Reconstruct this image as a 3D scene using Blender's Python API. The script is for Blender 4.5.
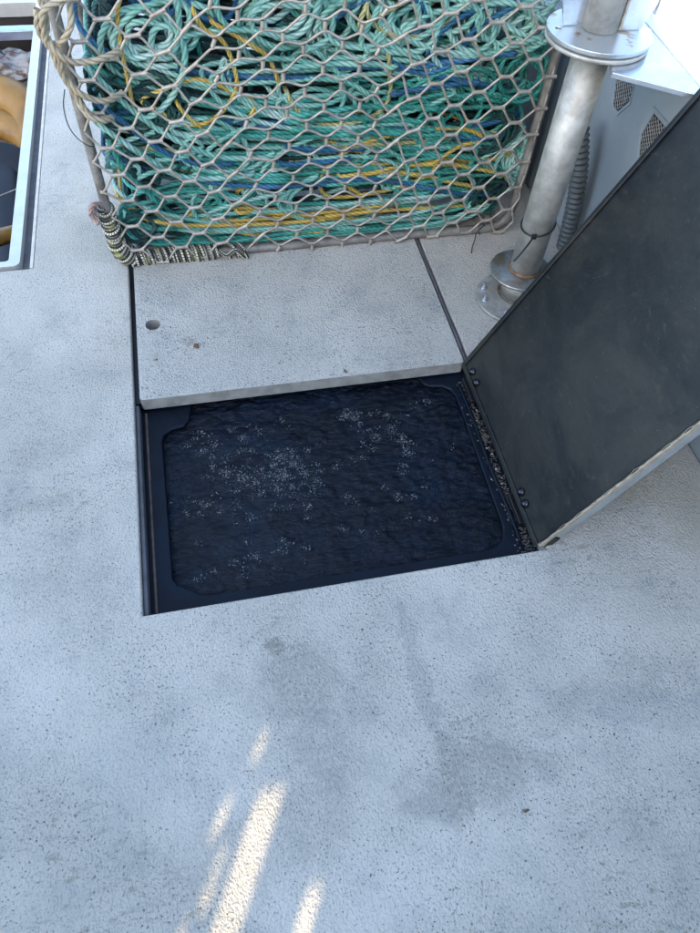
import bpy, bmesh, math, random
import numpy as np
from mathutils import Vector, Matrix, noise

# ------------------------------------------------------------------ camera, world, sun, exposure
S = bpy.context.scene
for o in list(bpy.data.objects): bpy.data.objects.remove(o)
COL = S.collection
cam_d = bpy.data.cameras.new("camera"); cam = bpy.data.objects.new("camera", cam_d); COL.objects.link(cam)
rt = Vector((0.97794891, -0.20227588, 0.05196532)); up = Vector((0.13593554, 0.80542019, 0.5769054)); fw = Vector((0.15854796, 0.55712007, -0.81515628))
cam.matrix_world = Matrix(((rt.x, up.x, -fw.x, 0), (rt.y, up.y, -fw.y, 0), (rt.z, up.z, -fw.z, 1.3), (0, 0, 0, 1)))
cam_d.sensor_fit = 'VERTICAL'; cam_d.sensor_height = 36; cam_d.lens = 701.98 / 933 * 36
cam_d.clip_start = 0.02; cam_d.clip_end = 5000
S.camera = cam

SUN_EL = math.radians(24); SUN_AZ = math.radians(209)      # azimuth from +Y towards +X
W = bpy.data.worlds.new("World"); S.world = W; W.use_nodes = True
wn = W.node_tree; wn.nodes.clear()
sky = wn.nodes.new('ShaderNodeTexSky'); sky.sky_type = 'NISHITA'; sky.sun_disc = False
sky.sun_elevation = SUN_EL; sky.sun_rotation = SUN_AZ; sky.air_density = 0.9; sky.dust_density = 1.2; sky.ozone_density = 1.0
bg = wn.nodes.new('ShaderNodeBackground'); bg.inputs[1].default_value = 0.15
wo = wn.nodes.new('ShaderNodeOutputWorld')
wn.links.new(sky.outputs[0], bg.inputs[0]); wn.links.new(bg.outputs[0], wo.inputs[0])
sd = bpy.data.lights.new("sun", 'SUN'); sd.energy = 2.3; sd.angle = math.radians(0.3); sd.color = (1, 0.80, 0.50)
sun = bpy.data.objects.new("sun", sd); COL.objects.link(sun)
SD = Vector((math.sin(SUN_AZ) * math.cos(SUN_EL), math.cos(SUN_AZ) * math.cos(SUN_EL), math.sin(SUN_EL)))
sun.rotation_euler = SD.to_track_quat('Z', 'Y').to_euler()
S.view_settings.view_transform = 'Standard'; S.view_settings.look = 'None'; S.view_settings.gamma = 1
S.view_settings.exposure = 2.6

R = random.Random(4)
NR = np.random.RandomState(7)

# ------------------------------------------------------------------ node helpers
class NT:
    def __init__(s, name, rough=0.6, metal=0.0, spec=0.5):
        s.m = bpy.data.materials.new(name); s.m.use_nodes = True
        s.t = s.m.node_tree; s.N = s.t.nodes; s.L = s.t.links
        s.b = s.N['Principled BSDF']
        s.b.inputs['Roughness'].default_value = rough; s.b.inputs['Metallic'].default_value = metal
        s.b.inputs['Specular IOR Level'].default_value = spec
        s.tc = s.N.new('ShaderNodeTexCoord')
    def set(s, k, v):
        i = s.b.inputs[k]
        if hasattr(v, 'links'): s.L.new(v, i)
        elif isinstance(v, tuple) and len(v) == 3: i.default_value = (*v, 1)
        else: i.default_value = v
    def pos(s, scale=(1, 1, 1), kind='Object', rot=(0, 0, 0), loc=(0, 0, 0)):
        mp = s.N.new('ShaderNodeMapping'); mp.inputs['Scale'].default_value = scale
        mp.inputs['Rotation'].default_value = rot; mp.inputs['Location'].default_value = loc
        s.L.new(s.tc.outputs[kind], mp.inputs[0]); return mp.outputs[0]
    def noise(s, scale, detail=3, vec=None, rough=0.55, dist=0.0):
        n = s.N.new('ShaderNodeTexNoise'); n.inputs['Scale'].default_value = scale; n.inputs['Detail'].default_value = detail
        n.inputs['Roughness'].default_value = rough; n.inputs['Distortion'].default_value = dist
        s.L.new(vec if vec is not None else s.tc.outputs['Object'], n.inputs['Vector']); return n.outputs[0]
    def vor(s, scale, vec=None, feature='F1', out=0, smooth=None):
        n = s.N.new('ShaderNodeTexVoronoi'); n.feature = feature; n.inputs['Scale'].default_value = scale
        s.L.new(vec if vec is not None else s.tc.outputs['Object'], n.inputs['Vector']); return n.outputs[out]
    def ramp(s, f, a, b, c0=0.0, c1=1.0):
        n = s.N.new('ShaderNodeMapRange'); n.interpolation_type = 'SMOOTHSTEP'
        n.inputs[1].default_value = a; n.inputs[2].default_value = b; n.inputs[3].default_value = c0; n.inputs[4].default_value = c1
        s.L.new(f, n.inputs[0]); return n.outputs[0]
    def mix(s, f, a, b, mode='MIX'):
        n = s.N.new('ShaderNodeMix'); n.data_type = 'RGBA'; n.blend_type = mode
        for i, v in ((0, f), (6, a), (7, b)):
            if hasattr(v, 'links'): s.L.new(v, n.inputs[i])
            elif i == 0: n.inputs[0].default_value = v
            else: n.inputs[i].default_value = (*v, 1) if len(v) == 3 else v
        return n.outputs[2]
    def math(s, op, a, b=0.0):
        n = s.N.new('ShaderNodeMath'); n.operation = op
        for i, v in ((0, a), (1, b)):
            if hasattr(v, 'links'): s.L.new(v, n.inputs[i])
            else: n.inputs[i].default_value = v
        return n.outputs[0]
    def bump(s, h, strength=0.5, dist=0.002, prev=None):
        n = s.N.new('ShaderNodeBump'); n.inputs['Strength'].default_value = strength; n.inputs['Distance'].default_value = dist
        s.L.new(h, n.inputs['Height'])
        if prev is not None: s.L.new(prev, n.inputs['Normal'])
        s.L.new(n.outputs[0], s.b.inputs['Normal']); return n.outputs[0]

def deck_mat(name, stains=(), tone=(0.58, 0.515, 0.425)):
    t = NT(name, 0.5, 0, 0.45)
    wob = t.noise(70, 3)
    mp = t.pos((1.0, 0.72, 1), rot=(0, 0, 0.45))
    cell = t.ramp(t.vor(240, mp, 'SMOOTH_F1'), 0.0, 0.8, 1, 0)
    fine = t.noise(290, 5, mp, rough=.62)
    amt = t.ramp(t.noise(3.0, 3), 0.3, 0.65, 0.6, 1.0)
    h = t.math('MULTIPLY', t.math('ADD', t.math('MULTIPLY', cell, .5), t.math('MULTIPLY', fine, 1.7)), amt)
    h2 = t.math('ADD', h, t.math('MULTIPLY', wob, 0.6))
    t.bump(h2, 1.0, 0.0036)
    soil = t.ramp(t.noise(5.5, 7, rough=.72), .36, .64, .15, 1)
    big = t.noise(2.2, 5, rough=0.6)
    c = t.mix(t.ramp(big, 0.32, 0.7), tone, (tone[0] * .82, tone[1] * .83, tone[2] * .82))
    c = t.mix(t.ramp(t.noise(9, 7, rough=.72), 0.46, 0.74, 0, .6), c, (0.31, 0.31, 0.28))
    c = t.mix(t.math('MULTIPLY', t.ramp(fine, 0.34, 0.52, 0.62, 0.0), soil), c, (0.20, 0.195, 0.175))
    # pin-point grime in the pits
    pits = t.math('MULTIPLY', t.ramp(t.noise(200, 3), 0.59, 0.66), t.ramp(t.noise(7, 6, rough=.7), 0.36, 0.60, 0.22, 1))
    c = t.mix(pits, c, (0.10, 0.09, 0.07))
    smear = t.math('MULTIPLY', t.ramp(t.noise(34, 6, t.pos((1, 2.4, 1), rot=(0, 0, .5)), rough=.7), .52, .66), t.ramp(t.noise(2.8, 3), .46, .64))
    c = t.mix(t.math('MULTIPLY', smear, .6), c, (0.21, 0.19, 0.14))
    for (x, y, rx, ry, rot, col, a) in stains:
        m = t.pos((1 / rx, 1 / ry, 0), rot=(0, 0, 0))
        # Mapping rotates before translating only in POINT mode, so use TEXTURE mode for a placed ellipse
        nd = m.node; nd.vector_type = 'TEXTURE'
        nd.inputs['Location'].default_value = (x, y, 0); nd.inputs['Rotation'].default_value = (0, 0, rot); nd.inputs['Scale'].default_value = (rx, ry, 1)
        ln = t.N.new('ShaderNodeVectorMath'); ln.operation = 'LENGTH'; t.L.new(m, ln.inputs[0])
        am = 2.3 if min(rx, ry) < .035 or a > .65 else 1.5
        nz = t.noise(22 if am > 2 else 11, 7, rough=.75, dist=.6)
        d = t.math('ADD', ln.outputs[1], t.math('MULTIPLY', t.math('SUBTRACT', nz, .5), am * 1.6)); d = t.math('ADD', d, .65)
        k = t.ramp(d, 1.2, 1.7, min(1, a * 1.2), 0.0)
        k = t.math('MULTIPLY', k, t.ramp(t.noise(120, 4), 0.3, 0.65, 0.35, 1))
        c = t.mix(k, c, col)
    t.set('Base Color', c)
    t.set('Roughness', t.ramp(fine, 0.3, 0.7, 0.36, 0.56))
    return t.m

def simple_mat(name, col, rough=0.5, metal=0.0, var=0.25, scale=20, bump=0.0, bscale=120, col2=None, spec=0.5):
    t = NT(name, rough, metal, spec)
    c2 = col2 or tuple(max(0, v * (1 - var)) for v in col)
    t.set('Base Color', t.mix(t.ramp(t.noise(scale, 5, rough=.65), 0.35, 0.68), col, c2))
    if bump: t.bump(t.noise(bscale, 4), bump, 0.002)
    return t.m

def rope_mat(name, col, col2, dirt=(0.05, 0.06, 0.045)):
    t = NT(name, 0.55, 0, 0.35)
    uv = t.tc.outputs['UV']
    f = t.N.new('ShaderNodeTexWave'); f.wave_type = 'BANDS'; f.bands_direction = 'DIAGONAL'; f.inputs['Scale'].default_value = 6.0
    mp = t.pos((9, 60, 1), 'UV'); t.L.new(mp, f.inputs[0]); f.inputs['Distortion'].default_value = 1.5
    c = t.mix(t.ramp(t.noise(6, 4), 0.35, 0.65), col, col2)
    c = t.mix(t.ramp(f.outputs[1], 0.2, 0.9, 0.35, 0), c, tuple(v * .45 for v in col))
    c = t.mix(t.ramp(t.noise(28, 4), 0.5, 0.75, 0, .6), c, dirt)
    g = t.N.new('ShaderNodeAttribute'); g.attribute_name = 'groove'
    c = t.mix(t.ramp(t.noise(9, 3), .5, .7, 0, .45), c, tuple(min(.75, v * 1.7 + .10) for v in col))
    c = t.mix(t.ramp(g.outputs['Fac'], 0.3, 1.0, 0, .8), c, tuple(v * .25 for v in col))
    t.set('Base Color', c); t.bump(f.outputs[1], 0.35, 0.0008)
    return t.m

# ------------------------------------------------------------------ mesh helpers
def link(name, me, mat=None, parent=None, smooth=False):
    o = bpy.data.objects.new(name, me); COL.objects.link(o)
    if mat is not None: me.materials.append(mat)
    if smooth: me.shade_smooth()
    if parent is not None: o.parent = parent
    return o
def tag(o, label=None, cat=None, group=None, kind=None):
    if label: o['label'] = label
    if cat: o['category'] = cat
    if group: o['group'] = group
    if kind: o['kind'] = kind
    return o
def empty(name, label, cat, group=None):
    o = bpy.data.objects.new(name, None); o.empty_display_size = .05; COL.objects.link(o)
    return tag(o, label, cat, group)
def bm_obj(name, bm, mat, parent=None, smooth=False, bevel=0.0, seg=3):
    bmesh.ops.recalc_face_normals(bm, faces=bm.faces)
    me = bpy.data.meshes.new(name); bm.to_mesh(me); bm.free()
    o = link(name, me, mat, parent, smooth)
    if bevel:
        m = o.modifiers.new('b', 'BEVEL'); m.width = bevel; m.segments = seg; m.limit_method = 'ANGLE'; m.angle_limit = math.radians(35)
        m.harden_normals = False; me.shade_smooth()
        e = o.modifiers.new('w', 'WEIGHTED_NORMAL'); e.keep_sharp = False
    return o
def add_box(bm, lo, hi, M=None):
    vs = [bm.verts.new(((lo, hi)[i & 1][0], (lo, hi)[(i >> 1) & 1][1], (lo, hi)[(i >> 2) & 1][2])) for i in range(8)]
    if M is not None:
        for v in vs: v.co = M @ v.co
    for f in ((0, 2, 3, 1), (4, 5, 7, 6), (0, 1, 5, 4), (2, 6, 7, 3), (0, 4, 6, 2), (1, 3, 7, 5)): bm.faces.new([vs[i] for i in f])
def box(name, lo, hi, mat, parent=None, bevel=0.0, M=None):
    bm = bmesh.new(); add_box(bm, lo, hi, M); return bm_obj(name, bm, mat, parent, False, bevel)
def plate(bm, outer, holes, z0, z1):
    loops = [outer] + list(holes)
    caps = []
    for z in (z0, z1):
        es = []; lv = []
        for lp in loops:
            vs = [bm.verts.new((x, y, z)) for x, y in lp]; lv.append(vs)
            es += [bm.edges.new((vs[i], vs[(i + 1) % len(vs)])) for i in range(len(vs))]
        bmesh.ops.triangle_fill(bm, use_beauty=True, use_dissolve=False, edges=es)
        caps.append(lv)
    for a, b in zip(*caps):
        n = len(a)
        for i in range(n): bm.faces.new((a[i], a[(i + 1) % n], b[(i + 1) % n], b[i]))
def rrect(x0, y0, x1, y1, r, n=5):
    out = []
    for cx, cy, a0 in ((x1 - r, y1 - r, 0), (x0 + r, y1 - r, 90), (x0 + r, y0 + r, 180), (x1 - r, y0 + r, 270)):
        for k in range(n + 1):
            a = math.radians(a0 + 90 * k / n); out.append((cx + r * math.cos(a), cy + r * math.sin(a)))
    return out
def circ(cx, cy, r, n=24): return [(cx + r * math.cos(2 * math.pi * k / n), cy + r * math.sin(2 * math.pi * k / n)) for k in range(n)]
def lathe(bm, prof, c=(0, 0, 0), n=32, M=None):
    rings = []
    for r, z in prof:
        rings.append([bm.verts.new((c[0] + r * math.cos(2 * math.pi * k / n), c[1] + r * math.sin(2 * math.pi * k / n), c[2] + z)) for k in range(n)])
    if M is not None:
        for rg in rings:
            for v in rg: v.co = M @ v.co
    for a, b in zip(rings, rings[1:]):
        for k in range(n): bm.faces.new((a[k], a[(k + 1) % n], b[(k + 1) % n], b[k]))
    if prof[0][0] > 1e-5: bm.faces.new(list(reversed(rings[0])))
    if prof[-1][0] > 1e-5: bm.faces.new(rings[-1])

def spline(P, step, closed=False):
    """Catmull-Rom through points then even resampling."""
    P = np.asarray(P, float)
    if closed: Q = np.vstack([P[-1], P, P[0], P[1]])
    else: Q = np.vstack([2 * P[0] - P[1], P, 2 * P[-1] - P[-2]])
    out = []
    for i in range(1, len(Q) - 2):
        t = np.linspace(0, 1, 12, endpoint=False)[:, None]
        a, b, c, d = Q[i - 1], Q[i], Q[i + 1], Q[i + 2]
        out.append(.5 * ((2 * b) + (c - a) * t + (2 * a - 5 * b + 4 * c - d) * t ** 2 + (3 * b - a - 3 * c + d) * t ** 3))
    out.append(Q[-2][None]); C = np.vstack(out)
    return resample(C, step)
def resample(C, step):
    d = np.linalg.norm(np.diff(C, axis=0), axis=1); s = np.concatenate([[0], np.cumsum(d)])
    n = max(3, int(s[-1] / step) + 1); u = np.linspace(0, s[-1], n)
    return np.stack([np.interp(u, s, C[:, k]) for k in range(3)], 1)
def sweep_data(C, r, sides=12, lobes=3, depth=0.28, pitch=None, taper=None):
    C = np.asarray(C); n = len(C)
    T = np.gradient(C, axis=0); T /= np.linalg.norm(T, axis=1)[:, None] + 1e-12
    N = np.zeros_like(T); a = np.array([0, 0, 1.]) if abs(T[0, 2]) < .9 else np.array([1., 0, 0])
    v = a - T[0] * a.dot(T[0]); N[0] = v / np.linalg.norm(v)
    for i in range(1, n):
        v = N[i - 1] - T[i] * N[i - 1].dot(T[i]); N[i] = v / (np.linalg.norm(v) + 1e-12)
    B = np.cross(T, N)
    s = np.concatenate([[0], np.cumsum(np.linalg.norm(np.diff(C, axis=0), axis=1))])
    pitch = pitch or r * 8.5
    tw = 2 * np.pi * s / pitch if lobes else 0 * s
    ph = 2 * np.pi * np.arange(sides) / sides
    prof = (1 - depth + depth * np.abs(np.cos(lobes * ph / 2))) if lobes else np.ones(sides)
    grv = (1 - np.abs(np.cos(lobes * ph / 2))) if lobes else np.zeros(sides)
    rr = np.full(n, r) if taper is None else r * taper
    ang = ph[None] + tw[:, None]
    V = C[:, None] + (N[:, None] * np.cos(ang)[..., None] + B[:, None] * np.sin(ang)[..., None]) * (rr[:, None] * prof[None])[..., None]
    V = V.reshape(-1, 3)
    i = np.arange(n - 1)[:, None] * sides; k = np.arange(sides)[None]; k2 = (k + 1) % sides
    F = np.stack([i + k, i + k2, i + sides + k2, i + sides + k], -1).reshape(-1, 4)
    u = np.stack([np.broadcast_to(ph / (2 * np.pi), (n, sides)), np.broadcast_to(s[:, None], (n, sides))], -1).reshape(-1, 2)
    g = np.broadcast_to(grv, (n, sides)).reshape(-1)
    return V, F, u, g
def sweep(name, curves, r, mat, parent=None, **kw):
    Vs, Fs, Us, Gs, off = [], [], [], [], 0
    for C in curves:
        rr = r
        if isinstance(C, tuple): C, rr = C
        V, F, u, g = sweep_data(C, rr, **kw)
        Vs.append(V); Fs.append(F + off); Us.append(u); Gs.append(g); off += len(V)
    V = np.vstack(Vs); F = np.vstack(Fs); U = np.vstack(Us); G = np.concatenate(Gs)
    me = bpy.data.meshes.new(name)
    me.vertices.add(len(V)); me.vertices.foreach_set('co', V.astype(np.float32).ravel())
    me.loops.add(F.size); me.loops.foreach_set('vertex_index', F.astype(np.int32).ravel())
    me.polygons.add(len(F)); me.polygons.foreach_set('loop_start', np.arange(0, F.size, 4, dtype=np.int32))
    me.update(calc_edges=True)
    uv = me.uv_layers.new(name='UVMap'); uv.data.foreach_set('uv', U[F.ravel()].astype(np.float32).ravel())
    at = me.attributes.new('groove', 'FLOAT', 'POINT'); at.data.foreach_set('value', G.astype(np.float32))
    me.shade_smooth()
    return link(name, me, mat, parent)

# ------------------------------------------------------------------ materials
brown = (0.24, 0.21, 0.16); grey = (0.27, 0.245, 0.20)
M_deck = deck_mat('nonskid_deck', [
    (0.06, 0.42, 0.085, 0.085, 0.2, (0.27, .25, .21), .5), (0.09, 0.30, 0.06, 0.08, 0, (0.28, .26, .23), .4), (0.03, 0.50, 0.03, .02, 0, (0.2, 0.19, 0.15), .7),
    (0.285, 0.40, 0.024, 0.17, 0.02, (.25, .24, .22), .42), (.30, .2, .035, .08, 0, grey, .4), (0.33, 0.2, 0.16, 0.06, 0.1, grey, .5), (0.40, 0.135, 0.008, 0.006, 0, (0.2, .11, .07), .9),
    (-0.40, 1.05, 0.12, 0.05, 0.3, grey, .28), (-0.42, 0.9, 0.1, 0.02, 0.1, brown, .28), (-.36, .70, .12, .10, .2, grey, .2), (0.62, 0.30, 0.18, 0.05, 0.25, grey, .28),
    (0.92, 0.80, 0.13, 0.09, 0.7, (0.36, 0.31, 0.21), .75), (0.98, 0.62, 0.09, 0.14, 0.2, (0.36, 0.32, 0.23), .5), (-0.02, 0.18, .2, .08, .3, grey, .3),
    (0.7, 0.25, .2, .05, -.2, (0.3, 0.29, 0.26), .4), (-.25, .32, .1, .1, 0, (.40, .40, .34), .4)])
M_cover = deck_mat('nonskid_cover', [(0.42, 1.38, 0.07, 0.03, 0.3, grey, .25), (-0.08, 1.34, .02, .02, 0, (.2, .17, .12), .5)], tone=(0.56, 0.51, 0.43))
M_edge = simple_mat('worn_edge', (0.33, 0.31, 0.27), 0.55, 0, .35, 30, .3)
M_navy = simple_mat('navy_plastic', (0.0016, 0.005, 0.012), 0.42, 0, .6, 16, .25, 70, spec=.22)
M_tank = simple_mat('tank_dark', (0.004, 0.006, 0.010), 0.5)
M_alu = simple_mat('aluminium', (0.55, 0.56, 0.57), 0.38, .85, .2, 30, .1, 200)
M_galv = simple_mat('weathered_wire', (0.43, 0.375, 0.30), 0.38, .3, .35, 40, .15, 300, col2=(0.25, 0.21, 0.17))
M_bar = simple_mat('weathered_bar', (0.27, 0.25, 0.215), 0.55, .3, .35, 22, .4, 160, col2=(0.14, 0.12, 0.10))
M_ss = simple_mat('stainless', (0.47, 0.445, 0.39), 0.5, .45, .4, 26, .2, 180, col2=(.30, .28, .24))
M_plate = simple_mat('brushed_plate', (0.60, 0.63, 0.66), 0.25, .8, .18, 25, .08, 260)
M_black = simple_mat('black_plastic', (0.012, 0.012, 0.013), 0.4)
M_white = simple_mat('white_paint', (0.78, 0.79, 0.78), 0.4, 0, .08, 8, .05)
M_grp = simple_mat('grey_moulding', (0.30, 0.335, 0.35), 0.38, 0, .15, 5, .06, 80)
M_grille = simple_mat('grille_metal', (0.42, 0.39, 0.34), 0.4, .5, .3, 60)
M_cream = simple_mat('cream_edge', (0.62, 0.56, 0.46), 0.55, 0, .2, 30, .2)
M_rubber = simple_mat('dark_gasket', (0.10, 0.095, 0.10), 0.6, 0, .4, 25, .2)

# ------------------------------------------------------------------ sea and deck
x0, x1, ya, yb = -0.217, 0.625, 0.608, 1.159
bm = bmesh.new(); bmesh.ops.create_grid(bm, x_segments=2, y_segments=2, size=2500, matrix=Matrix.Translation((0, 0, -1.1)))
t = NT('sea_water', 0.12); t.set('Base Color', (0.015, 0.03, 0.04)); t.bump(t.noise(1.2, 6), .6, .2)
tag(bm_obj('sea', bm, t.m), kind='structure')

bm = bmesh.new()
plate(bm, [(-2.6, -2.99), (1.07, -2.99), (1.07, 5.2), (-2.6, 5.2)],
      [[(x0, ya), (x1, ya), (x1, 2.30), (x0, 2.30)], [(-1.5, 1.685), (-0.47, 1.685), (-0.47, 3.40), (-1.5, 3.40)]], -0.045, 0.0)
deck = tag(bm_obj('deck', bm, M_deck, bevel=.004, seg=2), kind='structure')

# fixed cover with a finger hole
bm = bmesh.new(); plate(bm, rrect(-0.203, yb, 0.609, 2.28, .008, 3), [circ(-0.161, 1.414, 0.019)], -0.034, 0.002)
cov = bm_obj('hatch_cover', bm, M_cover, bevel=.005)
cov.data.materials.append(M_edge)
for p in cov.data.polygons:
    if abs(p.normal.z) < .5: p.material_index = 1
tag(cov, 'pale grey non-skid hatch cover with a round finger hole before the rope basket', 'hatch cover')
bm = bmesh.new(); lathe(bm, [(0.0, 0), (.0185, 0), (.0186, .012)], (-0.161, 1.414, -.058), 20)
bm_obj('finger_hole', bm, M_tank, cov, True)  # dark cup colour stands in for the shade inside the hole
box('underlying_frame', (-.214, 1.20, -.20), (.622, 2.29, -.06), M_tank, cov)
box('gap_shade_strip', (-.2165, 1.165, -.034), (-.2035, 2.28, -.016), M_tank, cov)  # black strip put in the gap to stand for its shade
# gasket seam on the right of the cover
sweep('seam_gasket', [spline([(0.6165, y, -0.004 + .002 * math.sin(y * 31)) for y in np.linspace(1.17, 2.25, 14)], .02)], .004, M_rubber, cov, sides=8, lobes=0)

# live well under the open half
well = empty('live_well', 'dark navy live well let into the deck, filled with water', 'well')
zi = -0.040
inner = [(.572, 1.085), (.566, 1.110), (.548, 1.124), (.515, 1.130), (.500, 1.140), (.490, 1.172),
         (-.085, 1.172), (-.095, 1.120), (-.108, 1.100), (-.140, 1.094), (-.156, 1.082), (-.162, 1.060),
         (-.160, .700), (-.152, .684), (-.138, .676), (-.122, .666), (-.108, .654), (-.085, .648),
         (.500, .648), (.528, .652), (.548, .664), (.560, .682), (.566, .705)]
bm = bmesh.new(); plate(bm, [(x0 + .001, ya + .001), (x1 - .001, ya + .001), (x1 - .001, 1.199), (x0 + .001, 1.199)], [inner], -0.052, zi)
bm_obj('rim', bm, M_navy, well, bevel=.005)
bm = bmesh.new()
lo = [bm.verts.new((x, y, -.45)) for x, y in inner]; hi = [bm.verts.new((x, y, -.053)) for x, y in inner]
for i in range(len(inner)): bm.faces.new((lo[i], lo[(i + 1) % len(inner)], hi[(i + 1) % len(inner)], hi[i]))
bm.faces.new(lo); bm_obj('tank', bm, M_tank, well)
bm = bmesh.new(); add_box(bm, (x0 + .0015, ya + .002, zi + .0005), (x0 + .010, 1.155, -.010)); bm_obj('seal', bm, M_rubber, well, bevel=.002)
sweep('rim_bead', [spline([(-.196, y, zi + .001) for y in np.linspace(.625, 1.15, 8)], .02)], .0035, simple_mat('rusty_bead', (.10, .065, .05), .6, 0, .5, 50), well, sides=8, lobes=0)
sweep('rim_bead', [spline([(.590 + .002 * math.sin(y * 20), y, zi + .002) for y in np.linspace(.66, 1.12, 8)], .02)], .005, M_navy, well, sides=8, lobes=0)

# water
nx, ny = 210, 150
xs = np.linspace(-.168, .576, nx); ys = np.linspace(.642, 1.178, ny)
V = []
for y in ys:
    for x in xs:
        p = Vector((x * 12 + 3, y * 17, 0.3)); q = Vector((x * 38 + 2 * noise.noise(Vector((x * 8, y * 8, 0))), y * 58, 1.7))
        z = .0036 * noise.fractal(p, 1, 2, 3) + .0030 * noise.fractal(q, .9, 2, 3)
        z += .0012 * abs(noise.noise(Vector((x * 17 + 9, y * 34, 5)))) 
        V.append((x, y, -.0535 + z))
F = [(j * nx + i, j * nx + i + 1, (j + 1) * nx + i + 1, (j + 1) * nx + i) for j in range(ny - 1) for i in range(nx - 1)]
me = bpy.data.meshes.new('water'); me.from_pydata(V, [], F)
t = NT('water', .05, 0, .5); t.set('IOR', 1.333)
t.set('Base Color', t.mix(t.ramp(t.noise(9, 4), .4, .7), (0.0004, .002, .006), (0.0008, .006, .015)))
t.bump(t.noise(52, 6, t.pos((1, 1.8, 1)), dist=1.2, rough=.65), .9, .007)
water = tag(link('water', me, t.m, None, True), kind='structure')

# bubbles floating in clumps
t = NT('bubble', .12, 0, .6); t.set('Base Color', (.25, .27, .27)); t.set('Alpha', .65)
M_bub = t.m
bm = bmesh.new(); ico = bmesh.new(); bmesh.ops.create_icosphere(ico, subdivisions=1, radius=1)
iv = [v.co.copy() for v in ico.verts]; ifc = [[v.index for v in f.verts] for f in ico.faces]; ico.free()
clumps = []
def streak(pts, n, w):
    for k in range(n):
        a = R.random() * (len(pts) - 1); i = int(a); f = a - i
        x = pts[i][0] * (1 - f) + pts[i + 1][0] * f + R.gauss(0, w); y = pts[i][1] * (1 - f) + pts[i + 1][1] * f + R.gauss(0, w); clumps.append((x, y))
streak([(-.08, 1.09), (-.06, 1.02), (-.04, .97), (.0, .93), (.05, .91)], 46, .020)
streak([(.05, 1.08), (.08, 1.0), (.10, .97), (.15, .95)], 34, .028)
streak([(.02, .95), (.08, .90), (.14, .90)], 44, .026); streak([(-.06, 1.0), (.12, .97), (.16, .90)], 40, .03)
streak([(.27, 1.09), (.32, 1.05), (.35, .99)], 20, .012)
streak([(.38, 1.05), (.41, .97), (.40, .90)], 24, .010)
streak([(-.13, .90), (-.05, .86), (.1, .84), (.25, .83), (.42, .84)], 26, .022)
streak([(-.14, .70), (-.02, .71), (.1, .73), (.4, .76)], 16, .012)
streak([(-.15, 1.08), (.52, 1.08)], 14, .012); streak([(-.1, .8), (.5, 1.0)], 34, .08)
for cx, cy in clumps:
    for k in range(R.choice((2, 4, 7, 11, 18))):
        x = cx + R.gauss(0, .006); y = cy + R.gauss(0, .005)
        if not (-.155 < x < .55 and .66 < y < 1.10): continue
        r = R.choice((.0005, .0006, .0008, .0010, .0015)); 
        vs = [bm.verts.new((x + c.x * r, y + c.y * r, -.0510 + .0036 * noise.fractal(Vector((x * 12 + 3, y * 17, .3)), 1, 2, 3) + c.z * r * .6)) for c in iv]
        for f in ifc: bm.faces.new([vs[i] for i in f])
    for k in range(R.choice((5, 12, 26))):
        x = cx + R.gauss(0, .008); y = cy + R.gauss(0, .007)
        if not (-.155 < x < .56 and .655 < y < 1.16): continue
        r = R.uniform(.0003, .0006); z = -.0520 + .0036 * noise.fractal(Vector((x * 12 + 3, y * 17, .3)), 1, 2, 3)
        a = [bm.verts.new((x + p * r, y + q * r, z)) for p, q in ((1, 0), (0, 1), (-1, 0), (0, -1))]; tp = bm.verts.new((x, y, z + r))
        for q in range(4): bm.faces.new((a[q], a[(q + 1) % 4], tp))
tag(bm_obj('bubbles', bm, M_bub, None, True), 'loose clumps of tiny pale bubbles floating on the dark water', kind='stuff')

# dirt on the hinge-side ledge
M_grit = simple_mat('grit', (.16, .13, .10), .7, 0, .5, 200, col2=(.03, .025, .02)); M_shell = simple_mat('shell_grit', (.55, .52, .45), .5)
def grit(name, n, pick, size, mat, label, thick=.5):
    bm = bmesh.new()
    for k in range(n):
        x, y, z = pick(); r = R.uniform(*size); a = R.random() * 6.3; sx = R.uniform(.6, 1.6)
        top = bm.verts.new((x, y, z + r * thick)); ring = []
        for q in range(5):
            b = a + q * 1.257 ; rr = r * R.uniform(.6, 1.2)
            ring.append(bm.verts.new((x + rr * math.cos(b) * sx, y + rr * math.sin(b), z)))
        for q in range(5): bm.faces.new((ring[q], ring[(q + 1) % 5], top))
    return tag(bm_obj(name, bm, mat), label, kind='stuff')
grit('grit', 900, lambda: (R.gauss(.600, .008), R.uniform(.625, 1.13), zi + .001), (.0006, .0032), M_grit, 'brown crumbs of dirt caught on the hinge side of the well')
grit('shell_grit', 26, lambda: (R.gauss(.600, .008), R.triangular(.63, 1.13, 1.1), zi + .003), (.0010, .0028), M_shell, 'pale shell crumbs lying on the hinge side of the well')
M_speck = simple_mat('specks', (.035, .035, .03), .6, 0, .5, 300)
def pick_deck():
    while True:
        k = R.random()
        if k < .35: x, y = R.gauss(.60, .13), R.gauss(.26, .08)
        elif k < .6: x, y = R.gauss(.31, .05), R.gauss(.27, .12)
        elif k < .75: x, y = R.gauss(-.35, .1), R.gauss(.95, .2)
        elif k < .80: x, y = R.gauss(.9, .07), R.gauss(.75, .1)
        else: x, y = R.uniform(-.6, 1.05), R.uniform(-.1, 1.6)
        if not (x0 - .005 < x < x1 + .01 and y > ya - .005) and x < 1.06: return x, y, 0.0
grit('specks', 900, pick_deck, (.0004, .0015), M_speck, 'small black specks of grit scattered over the pale deck', .35)
M_leaf = simple_mat('leaf_bit', (.17, .085, .045), .6, 0, .6, 200)
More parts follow.
